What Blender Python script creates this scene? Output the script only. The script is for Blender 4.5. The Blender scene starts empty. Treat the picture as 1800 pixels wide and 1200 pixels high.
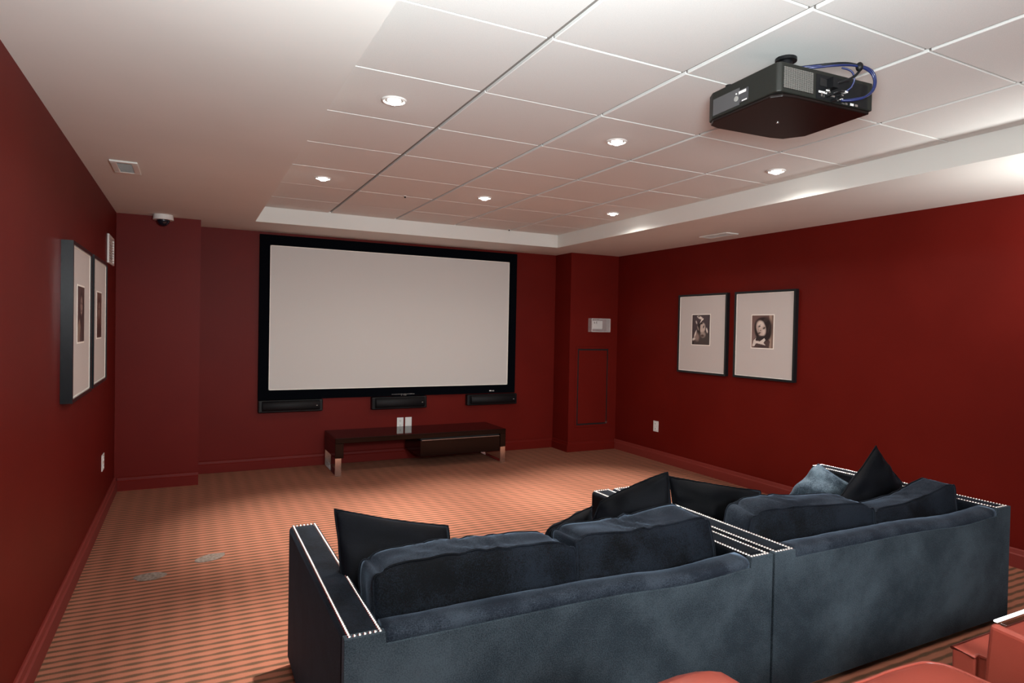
import bpy, bmesh, math, random
from mathutils import Vector, Matrix, noise
PI = math.pi
random.seed(7)
S = bpy.context.scene
C = S.collection

# ------------------------------------------------------------------ camera
F_PX, YAW, PITCH, ROLL, CX, CY = 1128.94, .4764, -.0169, .0197, 916.651, 597.51
fw = Vector((math.sin(YAW)*math.cos(PITCH), math.cos(YAW)*math.cos(PITCH), math.sin(PITCH)))
rt = Vector((math.cos(YAW), -math.sin(YAW), 0)); up = rt.cross(fw)
r_ = rt*math.cos(ROLL)+up*math.sin(ROLL); u_ = -rt*math.sin(ROLL)+up*math.cos(ROLL)
cd = bpy.data.cameras.new('camera'); cam = bpy.data.objects.new('camera', cd); C.objects.link(cam)
cd.sensor_width = 36; cd.lens = F_PX/1800*36
cd.shift_x = (900-CX)/1800; cd.shift_y = (CY-600)/1800; cd.clip_start = .02
cam.matrix_world = Matrix(((r_.x, u_.x, -fw.x, 0), (r_.y, u_.y, -fw.y, 0), (r_.z, u_.z, -fw.z, 1.4587), (0, 0, 0, 1)))
S.camera = cam

# ------------------------------------------------------------------ world, exposure, lights
w = bpy.data.worlds.new('world'); S.world = w; w.use_nodes = True
w.node_tree.nodes['Background'].inputs[0].default_value = (.55, .6, .7, 1)
w.node_tree.nodes['Background'].inputs[1].default_value = .05
S.view_settings.view_transform = 'Standard'; S.view_settings.look = 'None'
S.view_settings.exposure = 0; S.view_settings.gamma = 1; S.view_settings.use_curve_mapping = False

def area(name, loc, target, size, power, col, sy=None, spread=PI):
    l = bpy.data.lights.new(name, 'AREA'); l.energy = power; l.color = col; l.size = size
    if sy: l.shape = 'RECTANGLE'; l.size_y = sy
    l.spread = spread
    o = bpy.data.objects.new(name, l); C.objects.link(o); o.location = loc
    o.rotation_euler = (Vector(target)-Vector(loc)).to_track_quat('-Z', 'Y').to_euler(); return o
# photographer's flash bounced off the ceiling beside the camera, and an added unseen fill behind it aimed at the sofa backs
area('bounce_flash', (.40, .30, 1.76), (.46, .95, 2.5), .28, 104, (.94, .985, 1))
area('uplight', (4.12, 1.15, 1.80), (4.25, 1.55, 2.4), .25, 24, (1, .98, .95))
area('sofa_back_fill', (1.3, -1.5, 1.95), (2.2, 1.77, .25), .9, 44, (.94, .98, 1), .9, math.radians(90))
SPOT_XY = [(x, y) for x in (.842, 2.118, 3.385) for y in (2.985, 4.81)]
OFF_XY = [(x, y) for x in (.842, 2.118, 3.385) for y in (1.155, -.675)]
def spot(x, y, e, deg=84, blend=1.0):
    l = bpy.data.lights.new('downlight_beam', 'SPOT'); l.energy = e; l.color = (1, .95, .89)
    l.spot_size = math.radians(deg); l.spot_blend = blend; l.shadow_soft_size = .02
    o = bpy.data.objects.new('downlight_beam', l); C.objects.link(o); o.location = (x, y, 2.470)
for x, y in SPOT_XY: spot(x, y, 400, 55); spot(x, y, 14, 168, .5)
for x, y in OFF_XY: spot(x, y, 10, 110)

# ------------------------------------------------------------------ materials
def mat(name, col, rough=.5, metal=0, **kw):
    m = bpy.data.materials.new(name); m.use_nodes = True
    b = m.node_tree.nodes['Principled BSDF']
    b.inputs['Base Color'].default_value = (*col, 1)
    b.inputs['Roughness'].default_value = rough; b.inputs['Metallic'].default_value = metal
    for k, v in kw.items():
        k = k.replace('_', ' ')
        b.inputs[k].default_value = v
    return m
def nodes(m): return m.node_tree.nodes, m.node_tree.links, m.node_tree.nodes['Principled BSDF']
def noisy(m, col2, scale=6, detail=4, lo=.35, hi=.65, bump=0, bscale=120, bdist=.002, coord='Object', stretch=None):
    N, L, b = nodes(m)
    tc = N.new('ShaderNodeTexCoord'); n = N.new('ShaderNodeTexNoise'); n.inputs['Scale'].default_value = scale
    n.inputs['Detail'].default_value = detail
    src = tc.outputs[coord]
    if stretch:
        mp = N.new('ShaderNodeMapping'); mp.inputs['Scale'].default_value = stretch; L.new(src, mp.inputs[0]); src = mp.outputs[0]
    L.new(src, n.inputs['Vector'])
    r = N.new('ShaderNodeValToRGB'); r.color_ramp.elements[0].position = lo; r.color_ramp.elements[1].position = hi
    r.color_ramp.elements[0].color = b.inputs['Base Color'].default_value; r.color_ramp.elements[1].color = (*col2, 1)
    L.new(n.outputs['Fac'], r.inputs[0]); L.new(r.outputs[0], b.inputs['Base Color'])
    if bump:
        n2 = N.new('ShaderNodeTexNoise'); n2.inputs['Scale'].default_value = bscale; n2.inputs['Detail'].default_value = 2
        L.new(tc.outputs[coord], n2.inputs['Vector'])
        bp = N.new('ShaderNodeBump'); bp.inputs['Strength'].default_value = bump; bp.inputs['Distance'].default_value = bdist
        L.new(n2.outputs['Fac'], bp.inputs['Height']); L.new(bp.outputs[0], b.inputs['Normal'])
    return m

M = {}
M['wall'] = noisy(mat('red_wall_paint', (.118, .0060, .0034), .50, Specular_IOR_Level=.14), (.130, .0072, .0042), 2.2, 3, bump=.12, bscale=160)
M['base'] = mat('red_trim_paint', (.20, .021, .014), .6)
M['white'] = noisy(mat('white_ceiling_paint', (.74, .755, .715), .8), (.77, .785, .745), 1.5, 3, bump=.06, bscale=200)
M['tile'] = noisy(mat('acoustic_tile', (.745, .77, .745), .9), (.785, .81, .785), 260, 3, bump=.12, bscale=400)
M['bar'] = mat('white_metal_grid', (.21, .20, .185), .6)
M['screen'] = mat('screen_fabric', (.63, .62, .59), .85)
M['blackfelt'] = mat('black_velour_frame', (.0015, .0022, .004), .95, Specular_IOR_Level=.05)
M['blackplastic'] = mat('black_plastic', (.006, .0065, .0075), .45, Specular_IOR_Level=.25)
M['projector'] = noisy(mat('projector_shell', (.011, .012, .010), .5, Specular_IOR_Level=.3), (.014, .015, .012), 300, 2)
M['projector_under'] = mat('projector_underside', (.007, .0035, .003), .35, Specular_IOR_Level=.25)  # red-brown base colour paints in the reflection of the red room
M['grillecloth'] = mat('speaker_cloth', (.005, .005, .006), .6, Specular_IOR_Level=.25)
M['gloss'] = noisy(mat('espresso_lacquer', (.0034, .0011, .0010), .06, Specular_IOR_Level=.22), (.006, .0018, .0014), 5, 4, stretch=(1, 8, 8))
M['chrome'] = mat('chrome', (.80, .79, .77), .16, 1)
M['brushed'] = mat('brushed_steel', (.72, .70, .68), .28, 1)
M['nail'] = mat('polished_nickel', (.95, .94, .92), .22, 1)
M['plate'] = mat('white_plastic', (.80, .79, .76), .35)
M['greyplastic'] = mat('grey_plastic', (.30, .30, .28), .5)
M['darkslot'] = mat('dark_slot', (.004, .004, .004), .7)
M['mat'] = mat('picture_mat', (.58, .54, .51), .8)
M['bevel'] = mat('mat_bevel', (.92, .88, .80), .7)
M['frame'] = mat('black_picture_frame', (.008, .011, .013), .22)
M['patch'] = noisy(mat('grey_patch', (.150, .112, .088), .95), (.28, .22, .18), 60, 4, bump=.8, bscale=300)
M['blue'] = mat('blue_cable', (.010, .018, .085), .3)
M['glasspane'] = mat('clear_glass', (.9, .97, .95), .03, Transmission_Weight=1.0, IOR=1.45)
M['lock'] = mat('lock_metal', (.85, .82, .8), .25, 1)

def velvet(name, c1, c2, sheen, lo=.40, hi=.64, scale=3.0):
    m = mat(name, c1, .75, Specular_IOR_Level=.10)
    N, L, b = nodes(m)
    tc = N.new('ShaderNodeTexCoord')
    n = N.new('ShaderNodeTexNoise'); n.inputs['Scale'].default_value = scale; n.inputs['Detail'].default_value = 9; n.inputs['Roughness'].default_value = .62; n.inputs['Distortion'].default_value = .15
    f = N.new('ShaderNodeTexNoise'); f.inputs['Scale'].default_value = 260; f.inputs['Detail'].default_value = 2
    L.new(tc.outputs['Object'], n.inputs['Vector']); L.new(tc.outputs['Object'], f.inputs['Vector'])
    ad = N.new('ShaderNodeMath'); ad.operation = 'MULTIPLY_ADD'; ad.inputs[1].default_value = .62
    L.new(f.outputs['Fac'], ad.inputs[0]); L.new(n.outputs['Fac'], ad.inputs[2])
    sb = N.new('ShaderNodeMath'); sb.operation = 'SUBTRACT'; sb.inputs[1].default_value = .31; L.new(ad.outputs[0], sb.inputs[0])
    r = N.new('ShaderNodeValToRGB'); r.color_ramp.elements[0].position = lo; r.color_ramp.elements[1].position = hi
    r.color_ramp.elements[0].color = (*c1, 1); r.color_ramp.elements[1].color = (*c2, 1)
    L.new(sb.outputs[0], r.inputs[0]); L.new(r.outputs[0], b.inputs['Base Color'])
    bp = N.new('ShaderNodeBump'); bp.inputs['Strength'].default_value = .3; bp.inputs['Distance'].default_value = .0015
    L.new(f.outputs['Fac'], bp.inputs['Height']); L.new(bp.outputs[0], b.inputs['Normal'])
    b.inputs['Sheen Weight'].default_value = sheen; b.inputs['Sheen Roughness'].default_value = .30
    b.inputs['Sheen Tint'].default_value = (.42, .58, .80, 1)
    return m
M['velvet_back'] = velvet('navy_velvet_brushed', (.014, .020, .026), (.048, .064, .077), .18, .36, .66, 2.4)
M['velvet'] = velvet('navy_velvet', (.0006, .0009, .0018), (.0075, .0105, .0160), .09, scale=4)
M['velvet_roll_lit_gusset'] = velvet('navy_velvet_roll_lit_gusset', (.008, .011, .017), (.030, .039, .052), .25, scale=5)
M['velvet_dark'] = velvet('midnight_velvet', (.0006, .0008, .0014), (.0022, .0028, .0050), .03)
M['velvet_light'] = velvet('creased_blue_velvet', (.018, .028, .040), (.075, .105, .130), .25, scale=9)

def leather():
    m = noisy(mat('red_leather', (.285, .050, .032), .36, Specular_IOR_Level=.5), (.33, .062, .040), 4, 4)
    N, L, b = nodes(m)
    tc = N.new('ShaderNodeTexCoord'); v = N.new('ShaderNodeTexVoronoi'); v.inputs['Scale'].default_value = 320
    L.new(tc.outputs['Object'], v.inputs['Vector'])
    bp = N.new('ShaderNodeBump'); bp.inputs['Strength'].default_value = .15; bp.inputs['Distance'].default_value = .001
    L.new(v.outputs['Distance'], bp.inputs['Height']); L.new(bp.outputs[0], b.inputs['Normal'])
    return m
M['leather'] = leather()

def carpet():
    m = mat('striped_carpet', (.4, .1, .05), .95, Specular_IOR_Level=.1)
    N, L, b = nodes(m)
    tc = N.new('ShaderNodeTexCoord'); sep = N.new('ShaderNodeSeparateXYZ'); 
    # a slow wobble so the woven rows are not ruler straight
    wob = N.new('ShaderNodeTexNoise'); wob.inputs['Scale'].default_value = 5; L.new(tc.outputs['Object'], wob.inputs['Vector'])
    L.new(tc.outputs['Object'], sep.inputs[0])
    def math_(op, a, bb, c=None):
        n = N.new('ShaderNodeMath'); n.operation = op
        for i, v in enumerate((a, bb, c)):
            if v is None: continue
            if isinstance(v, (int, float)): n.inputs[i].default_value = v
            else: L.new(v, n.inputs[i])
        return n.outputs[0]
    y = math_('MULTIPLY_ADD', wob.outputs['Fac'], .012, sep.outputs['Y'])
    row = math_('SINE', math_('MULTIPLY', y, 2*PI/.0525), 0)
    col = math_('SINE', math_('MULTIPLY', sep.outputs['X'], 2*PI/.115), 0)
    n2 = N.new('ShaderNodeTexNoise'); n2.inputs['Scale'].default_value = 2.1; n2.inputs['Detail'].default_value = 1
    L.new(tc.outputs['Object'], n2.inputs['Vector'])
    mod = math_('MULTIPLY_ADD', math_('MULTIPLY', col, n2.outputs['Fac']), .40, row)
    pile = N.new('ShaderNodeTexNoise'); pile.inputs['Scale'].default_value = 190; pile.inputs['Detail'].default_value = 3
    L.new(tc.outputs['Object'], pile.inputs['Vector'])
    v = math_('MULTIPLY_ADD', pile.outputs['Fac'], .8, mod)
    r = N.new('ShaderNodeValToRGB'); e = r.color_ramp.elements
    f = math_('MULTIPLY_ADD', v, .28, .40)
    e[0].position = .46; e[0].color = (.375, .142, .088, 1); e[1].position = .74; e[1].color = (.130, .070, .042, 1)
    L.new(f, r.inputs[0]); L.new(r.outputs[0], b.inputs['Base Color'])
    bp = N.new('ShaderNodeBump'); bp.inputs['Strength'].default_value = .5; bp.inputs['Distance'].default_value = .004
    L.new(math_('MULTIPLY_ADD', pile.outputs['Fac'], .8, math_('MULTIPLY', row, -.4)), bp.inputs['Height'])
    L.new(bp.outputs[0], b.inputs['Normal'])
    return m
M['carpet'] = carpet()
def emis(name, col, s):
    m = mat(name, col, .5); b = m.node_tree.nodes['Principled BSDF']
    b.inputs['Emission Color'].default_value = (*col, 1); b.inputs['Emission Strength'].default_value = s; return m
M['lamp'] = emis('lit_bulb', (1, .97, .92), 26)
M['printed'] = mat('photo_print', (1, 1, 1), .35)
N, L, b = nodes(M['printed']); ca = N.new('ShaderNodeVertexColor'); ca.layer_name = 'ink'; L.new(ca.outputs[0], b.inputs['Base Color'])

# ------------------------------------------------------------------ helpers
def link(o, parent=None):
    C.objects.link(o)
    if parent is not None: o.parent = parent
    return o
def obj(name, bm, m, parent=None, smooth=False):
    me = bpy.data.meshes.new(name); bmesh.ops.recalc_face_normals(bm, faces=bm.faces); bm.to_mesh(me); bm.free()
    for mm in (m if isinstance(m, (list, tuple)) else [m]): me.materials.append(mm)
    if smooth:
        for p in me.polygons: p.use_smooth = True
    o = bpy.data.objects.new(name, me); link(o, parent)
    if parent is not None and parent.type == 'EMPTY': o.matrix_parent_inverse = parent.matrix_basis.inverted()
    elif parent is not None: o.matrix_parent_inverse = parent.matrix_world.inverted()
    return o
def tag(o, label=None, cat=None, group=None, kind=None):
    if label: o['label'] = label
    if cat: o['category'] = cat
    if group: o['group'] = group
    if kind: o['kind'] = kind
    return o
def thing(name, label, cat, loc, group=None):
    o = bpy.data.objects.new(name, None); C.objects.link(o); o.location = loc; o.empty_display_size = .1
    return tag(o, label, cat, group)
def struct(name, bm, m, parent=None, **k):
    o = obj(name, bm, m, parent, **k)
    if parent is None: o['kind'] = 'structure'
    return o
def box(bm, x0, x1, y0, y1, z0, z1, bev=0, seg=2, mi=0):
    r = bmesh.ops.create_cube(bm, size=1)
    vs = r['verts']
    for v in vs:
        v.co = Vector(((x0+x1)/2+v.co.x*(x1-x0), (y0+y1)/2+v.co.y*(y1-y0), (z0+z1)/2+v.co.z*(z1-z0)))
    fs = set(f for v in vs for f in v.link_faces)
    if bev:
        es = list(set(e for v in vs for e in v.link_edges))
        rr = bmesh.ops.bevel(bm, geom=es, offset=bev, segments=seg, affect='EDGES', profile=.5)
        fs = set(rr['faces']) | set(f for f in fs if f.is_valid)
    for f in fs:
        if f.is_valid: f.material_index = mi
    return bm
def bx(*a, **k): return box(bmesh.new(), *a, **k)
def cyl(bm, c, r, h, seg=24, axis='z', r2=None, mi=0):
    res = bmesh.ops.create_cone(bm, cap_ends=True, segments=seg, radius1=r, radius2=r if r2 is None else r2, depth=h)
    R = {'z': Matrix(), 'x': Matrix.Rotation(PI/2, 4, 'Y'), 'y': Matrix.Rotation(PI/2, 4, 'X')}[axis]
    bmesh.ops.transform(bm, matrix=Matrix.Translation(c) @ R, verts=res['verts'])
    for v in res['verts']:
        for f in v.link_faces: f.material_index = mi
    return bm
def tube(bm, pts, r, seg=8, closed=False):
    pts = [Vector(p) for p in pts]; n = len(pts); rings = []
    prev = None
    for i, p in enumerate(pts):
        a = pts[(i-1) % n] if (closed or i > 0) else p; c = pts[(i+1) % n] if (closed or i < n-1) else p
        t = (c-a).normalized()
        if prev is None:
            s = t.cross(Vector((0, 0, 1)))
            if s.length < .1: s = t.cross(Vector((1, 0, 0)))
        else: s = prev - t*prev.dot(t)
        s.normalize(); prev = s; q = t.cross(s)
        rings.append([bm.verts.new(p+(s*math.cos(2*PI*k/seg)+q*math.sin(2*PI*k/seg))*r) for k in range(seg)])
    m = n if closed else n-1
    for i in range(m):
        A, B = rings[i], rings[(i+1) % n]
        for k in range(seg): bm.faces.new((A[k], A[(k+1) % seg], B[(k+1) % seg], B[k]))
    if not closed: bm.faces.new(rings[0][::-1]); bm.faces.new(rings[-1])
    return bm
def prism(bm, poly, z0, z1, axis='z', bev=0, seg=2):
    """poly of 2-D points extruded along axis; x: (y,z), y: (x,z), z: (x,y)"""
    def P(p, h): return {'z': (p[0], p[1], h), 'x': (h, p[0], p[1]), 'y': (p[0], h, p[1])}[axis]
    a = [bm.verts.new(P(p, z0)) for p in poly]; c = [bm.verts.new(P(p, z1)) for p in poly]
    n = len(poly); fs = [bm.faces.new(a), bm.faces.new(c[::-1])]
    for i in range(n): fs.append(bm.faces.new((a[i], c[i], c[(i+1) % n], a[(i+1) % n])))
    bmesh.ops.recalc_face_normals(bm, faces=fs)
    if bev:
        es = list(set(e for v in a+c for e in v.link_edges))
        bmesh.ops.bevel(bm, geom=es, offset=bev, segments=seg, affect='EDGES', profile=.5)
    return bm
def rrect(x0, x1, y0, y1, r, n=5):
    out = []
    for cx, cy, a in ((x1-r, y1-r, 0), (x0+r, y1-r, PI/2), (x0+r, y0+r, PI), (x1-r, y0+r, 1.5*PI)):
        for i in range(n+1):
            t = a+PI/2*i/n; out.append((cx+r*math.cos(t), cy+r*math.sin(t)))
    return out
def smooth_pts(P, n=8, closed=False):
    P = [Vector(p) for p in P]; out = []; m = len(P)
    for i in range(m if closed else m-1):
        g = lambda k: P[k % m] if closed else P[min(max(k, 0), m-1)]
        a, b, c, d = g(i-1), g(i), g(i+1), g(i+2)
        for k in range(n):
            t = k/n
            out.append(.5*((2*b)+(c-a)*t+(2*a-5*b+4*c-d)*t*t+(3*b-a-3*c+d)*t**3))
    if not closed: out.append(P[-1])
    return out

# ------------------------------------------------------------------ room numbers (metres)
XL, XR, YB, YBK = -.568, 4.719, 6.92, -2.6
YPL, XPL = 6.47, .077          # left pilaster
YPR, XPR = 6.553, 4.032        # right pilaster
ZS, ZC = 2.3831, 2.5235        # dropped border, tile field
SX0, SX1, SY0, SY1 = .513, 3.668, -1.30, 6.267

bm = bmesh.new(); box(bm, XL-.1, XR+.1, YBK-.1, YB+.1, -.1, 0)
struct('floor', bm, M['carpet'])
struct('wall_left', bx(XL-.12, XL, YBK, YB+.1, 0, 2.75), M['wall'])
struct('wall_right', bx(XR, XR+.12, YBK, YB+.1, 0, 2.75), M['wall'])
struct('wall_front', bx(XL, XR, YB, YB+.12, 0, 2.75), M['wall'])
struct('wall_back', bx(XL, XR, YBK-.12, YBK, 0, 2.75), M['wall'])
struct('wall_front_left_pier', bx(XL, XPL, YPL, YB, 0, ZS+.05), M['wall'])
struct('wall_front_right_pier', bx(XPR, XR, YPR, YB, 0, ZS+.05), M['wall'])
# baseboards: plinth with a stepped, sloped cap
def skirt(name, p, q, nrm, m=None):
    p, q, n = Vector(p), Vector(q), Vector(nrm)
    prof = [(0, 0), (.024, 0), (.024, .082), (.017, .090), (.013, .113), (.007, .119), (0, .119)]
    b_ = bmesh.new()
    A = [b_.verts.new(p+n*a+Vector((0, 0, z))) for a, z in prof]; B = [b_.verts.new(q+n*a+Vector((0, 0, z))) for a, z in prof]
    k = len(prof)
    for i in range(k): b_.faces.new((A[i], A[(i+1) % k], B[(i+1) % k], B[i]))
    b_.faces.new(A[::-1]); b_.faces.new(B)
    return struct(name, b_, m or M['base'])
skirt('baseboard_left', (XL, YBK, 0), (XL, YPL, 0), (1, 0, 0))
skirt('baseboard_right', (XR, YPR, 0), (XR, YBK, 0), (-1, 0, 0))
skirt('baseboard_front', (XPL, YB, 0), (XPR, YB, 0), (0, -1, 0), M['wall'])
skirt('baseboard_front_left_pier', (XL+.024, YPL, 0), (XPL+.0, YPL, 0), (0, -1, 0), M['wall'])
skirt('baseboard_front_right_pier', (XPR, YPR, 0), (XR-.024, YPR, 0), (0, -1, 0), M['wall'])
skirt('baseboard_front_right_return', (XPR, YB-.024, 0), (XPR, YPR-.024, 0), (-1, 0, 0), M['wall'])

# ceiling: dropped plaster border around the tile field
bm = bmesh.new()
box(bm, XL, SX0, YBK, YB, ZS, 2.70); box(bm, SX1, XR, YBK, YB, ZS, 2.70)
box(bm, SX0, SX1, SY1, YB, ZS, 2.70); box(bm, SX0, SX1, YBK, SY0, ZS, 2.70)
bulk = struct('ceiling', bm, M['white'])
bm = bmesh.new(); box(bm, SX0, SX1, SY0, SY1, 2.56, 2.60)
deck = struct('ceiling_tile_field', bm, M['bar'])
xs = [SX0, 1.1626, 1.1626+.633, 1.1626+2*.633, 3.0615, SX1]
ys = [SY0]+[2.0657+.61*k for k in range(-5, 7)]+[SY1]
GY, GX = .011, .0038
cache = {}
def shared_box(key, name, dims, m, centre, parent, bev=0):
    k = (key,)+tuple(round(d, 4) for d in dims)
    if k not in cache:
        b_ = bmesh.new(); box(b_, -dims[0]/2, dims[0]/2, -dims[1]/2, dims[1]/2, -dims[2]/2, dims[2]/2, bev=bev, seg=1)
        me = bpy.data.meshes.new(name); b_.to_mesh(me); b_.free(); me.materials.append(m); cache[k] = me
    o = bpy.data.objects.new(name, cache[k]); C.objects.link(o); o.parent = parent; o.location = centre
    return o
for i in range(5):
    for j in range(len(ys)-1):
        x0 = xs[i]+(GY if i else .002); x1 = xs[i+1]-(GY if i < 4 else .002)
        y0 = ys[j]+GX; y1 = ys[j+1]-GX
        dz = 0.0 if (i*7+j*3) % 5 else -.0008
        shared_box('tile', 'ceiling_tile', (x1-x0, y1-y0, .022), M['tile'], ((x0+x1)/2, (y0+y1)/2, ZC+.011+dz), deck, bev=.0028)
for i in range(1, 5):
    shared_box('runner', 'grid_runner', (.022, SY1-SY0, .02), M['bar'], (xs[i], (SY0+SY1)/2, ZC+.0225), deck)
for j in range(1, len(ys)-1):
    for i in range(5):
        shared_box('tee', 'grid_cross_bar', (xs[i+1]-xs[i]-.026, .010, .016), M['bar'], ((xs[i]+xs[i+1])/2, ys[j], ZC+.0145), deck)

# ------------------------------------------------------------------ downlights
where = {(.842, 2.985): 'bright recessed downlight nearest the camera, beside the left plaster ceiling border',
         (.842, 4.81): 'smaller recessed downlight at the far left end, close to the projection screen',
         (2.118, 2.985): 'bright recessed downlight in the middle column, left of the hanging projector',
         (2.118, 4.81): 'recessed downlight in the middle column, above the top of the white screen',
         (3.385, 2.985): 'recessed downlight just below and behind the projector, by the right ceiling border',
         (3.385, 4.81): 'farthest recessed downlight, in the far right of the tiled ceiling'}
for (x, y) in SPOT_XY:
    t = thing('recessed_downlight', where[(x, y)], 'ceiling light', (x, y, ZC), 'recessed downlights in the tiled ceiling')
    b_ = bmesh.new(); tube(b_, [(x+.052*math.cos(a*PI/16), y+.052*math.sin(a*PI/16), ZC-.002) for a in range(32)], .007, 8, True)
    obj('trim_ring', b_, M['plate'], t, True)
    b_ = bmesh.new(); cyl(b_, (x, y, ZC-.001), .052, .004, 32)
    obj('reflector', b_, M['brushed'], t, False)
    b_ = bmesh.new(); bmesh.ops.create_uvsphere(b_, u_segments=20, v_segments=12, radius=.031)
    bmesh.ops.transform(b_, matrix=Matrix.Translation((x, y, ZC-.004)) @ Matrix.Scale(.62, 4, (0, 0, 1)), verts=b_.verts)
    obj('lamp', b_, M['lamp'], t)

# ------------------------------------------------------------------ projection screen
t = thing('projection_screen', 'large white fixed projection screen in a wide black frame on the far wall', 'projection screen', (2.04, YB, .70))
fx0, fx1, fz0, fz1 = .607, 3.470, .700, 2.354; ix0, ix1, iz0, iz1 = .704, 3.374, .795, 2.252
bm = bmesh.new()
for q in ([(fx0, fz0), (fx1, fz0), (ix1, iz0), (ix0, iz0)], [(fx1, fz0), (fx1, fz1), (ix1, iz1), (ix1, iz0)],
          [(fx1, fz1), (fx0, fz1), (ix0, iz1), (ix1, iz1)], [(fx0, fz1), (fx0, fz0), (ix0, iz0), (ix0, iz1)]):
    prism(bm, q, YB-.045, YB-.001, 'y')
obj('frame', bm, M['blackfelt'], t)
obj('screen_surface', bx(ix0-.01, ix1+.01, YB-.032, YB-.010, iz0-.01, iz1+.01), M['screen'], t)
bm = bmesh.new()
for q in ([(ix0, iz0), (ix1, iz0), (ix1, iz0+.008), (ix0, iz0+.008)], [(ix0, iz1-.008), (ix1, iz1-.008), (ix1, iz1), (ix0, iz1)],
          [(ix0, iz0), (ix0+.008, iz0), (ix0+.008, iz1), (ix0, iz1)], [(ix1-.008, iz0), (ix1, iz0), (ix1, iz1), (ix1-.008, iz1)]):
    prism(bm, q, YB-.036, YB-.031, 'y')
tag(obj('edge_binding', bm, M['bevel'], t), 'thin pale binding around the white surface')
# illegible maker's strip and small mark at the bottom rail
bm = bmesh.new()
x = 1.965
while x < 2.225:
    wd = random.uniform(.004, .011); box(bm, x, x+wd, YB-.0475, YB-.044, .7165, .7165+random.choice((.005, .007))); x += wd+.004
for x in (2.07, 2.10, 2.118): box(bm, x, x+.009, YB-.0475, YB-.044, .704, .710)
tag(obj('lettering', bm, M['greyplastic'], t), 'thin strip of tiny grey lettering', kind='stuff')
bm = bmesh.new(); box(bm, 3.135, 3.158, YB-.0475, YB-.044, .722, .734, .002, 1)
cyl(bm, (3.171, YB-.046, .727), .006, .004, 12, 'y'); box(bm, 3.186, 3.194, YB-.0475, YB-.044, .720, .733)
tag(obj('maker_mark', bm, M['plate'], t), 'tiny white mark')

# ------------------------------------------------------------------ speakers under the screen
def speaker(x0, x1, z0, z1, label):
    t = thing('speaker', label, 'speaker', ((x0+x1)/2, YB, z0), 'bar speakers under the screen')
    obj('cabinet', bx(x0, x1, YB-.075, YB-.001, z0, z1, .010, 2), M['blackplastic'], t)
    n = 10; prof = [(YB-.0745, z0+.008)]
    zc = (z0+z1)/2+.004; hz = (z1-z0)/2-.012
    prof = [(YB-.07-.050*math.sin(PI*k/n)**.6, zc-hz*math.cos(PI*k/n)) for k in range(n+1)]
    bm = bmesh.new(); prism(bm, prof, x0+.035, x1-.035, 'x', .004, 1)
    obj('grille', bm, M['grillecloth'], t, True)
    bm = bmesh.new(); box(bm, x1-.075, x1-.062, YB-.1235, YB-.118, zc-.004, zc+.003)
    obj('badge', bm, M['greyplastic'], t)
speaker(.607, 1.232, .572, .696, 'long black bar speaker under the left corner of the screen')
speaker(1.742, 2.360, .562, .694, 'long black bar speaker under the middle of the screen, above the wall outlets')
speaker(2.848, 3.488, .566, .690, 'long black bar speaker under the right corner of the screen')

# ------------------------------------------------------------------ media bench
bx0, bx1, by0, by1 = 1.256, 3.085, 6.31, 6.86
t = thing('media_bench', 'low dark glossy media bench with chrome loop legs below the screen', 'tv bench', ((bx0+bx1)/2, (by0+by1)/2, 0))
obj('top', bx(bx0, bx1, by0, by1, .316, .366, .003, 2), M['gloss'], t)
obj('side_panel', bx(bx0, bx0+.080, by0, by1, .172, .3155, .002, 1), M['gloss'], t)
obj('side_panel', bx(bx1-.065, bx1, by0, by1, .172, .3155, .002, 1), M['gloss'], t)
d = obj('drawer', bx(2.115, bx1-.067, by0+.004, by1-.02, .128, .292, .003, 2), M['gloss'], t)
obj('recess', bx(2.125, bx1-.067, by0+.03, by1-.02, .292, .316), M['darkslot'], t)
obj('drawer_edge', bx(2.13, bx1-.075, by0+.0035, by0+.010, .2915, .2955), M['brushed'], d)
for k, x in enumerate((bx0+.001, bx1-.061)):
    bm = bmesh.new()
    yo0, yo1, th = by0+.004, by1-.015, .011
    poly = [(yo0, .172), (yo0, 0), (yo1, 0), (yo1, .172), (yo1-th, .172), (yo1-th, th), (yo0+th, th), (yo0+th, .172)]
    prism(bm, poly, x, x+.060, 'x', .0012, 1)
    obj('leg', bm, M['chrome'], t)

# ------------------------------------------------------------------ wall plates
def plate_y(name, label, cat, x0, x1, z0, z1, Y, kind):
    t = thing(name, label, cat, ((x0+x1)/2, Y, z0))
    obj('plate', bx(x0, x1, Y-.006, Y-.0003, z0, z1, .002, 2), M['plate'], t)
    xc = (x0+x1)/2
    if kind == 'duplex':
        for zc in ((z0+z1)/2+.027, (z0+z1)/2-.027):
            s = obj('socket', bx(xc-.015, xc+.015, Y-.0085, Y-.0055, zc-.017, zc+.017, .004, 2), M['plate'], t)
            bm = bmesh.new(); box(bm, xc-.008, xc-.0055, Y-.0095, Y-.008, zc-.004, zc+.008); box(bm, xc+.0055, xc+.008, Y-.0095, Y-.008, zc-.004, zc+.008)
            cyl(bm, (xc, Y-.0088, zc-.011), .003, .0015, 10, 'y'); obj('slot', bm, M['darkslot'], s)
    else:
        obj('insert', bx(xc-.017, xc+.017, Y-.0085, Y-.0055, (z0+z1)/2-.034, (z0+z1)/2+.034, .002, 2), M['plate'], t)
plate_y('wall_outlet', 'white double wall outlet above the media bench, left of the pair', 'wall outlet', 2.041, 2.114, .334, .455, YB, 'duplex')
plate_y('wall_outlet', 'white blank-faced wall plate above the media bench, right of the pair', 'wall plate', 2.134, 2.208, .334, .455, YB, 'blank')
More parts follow.
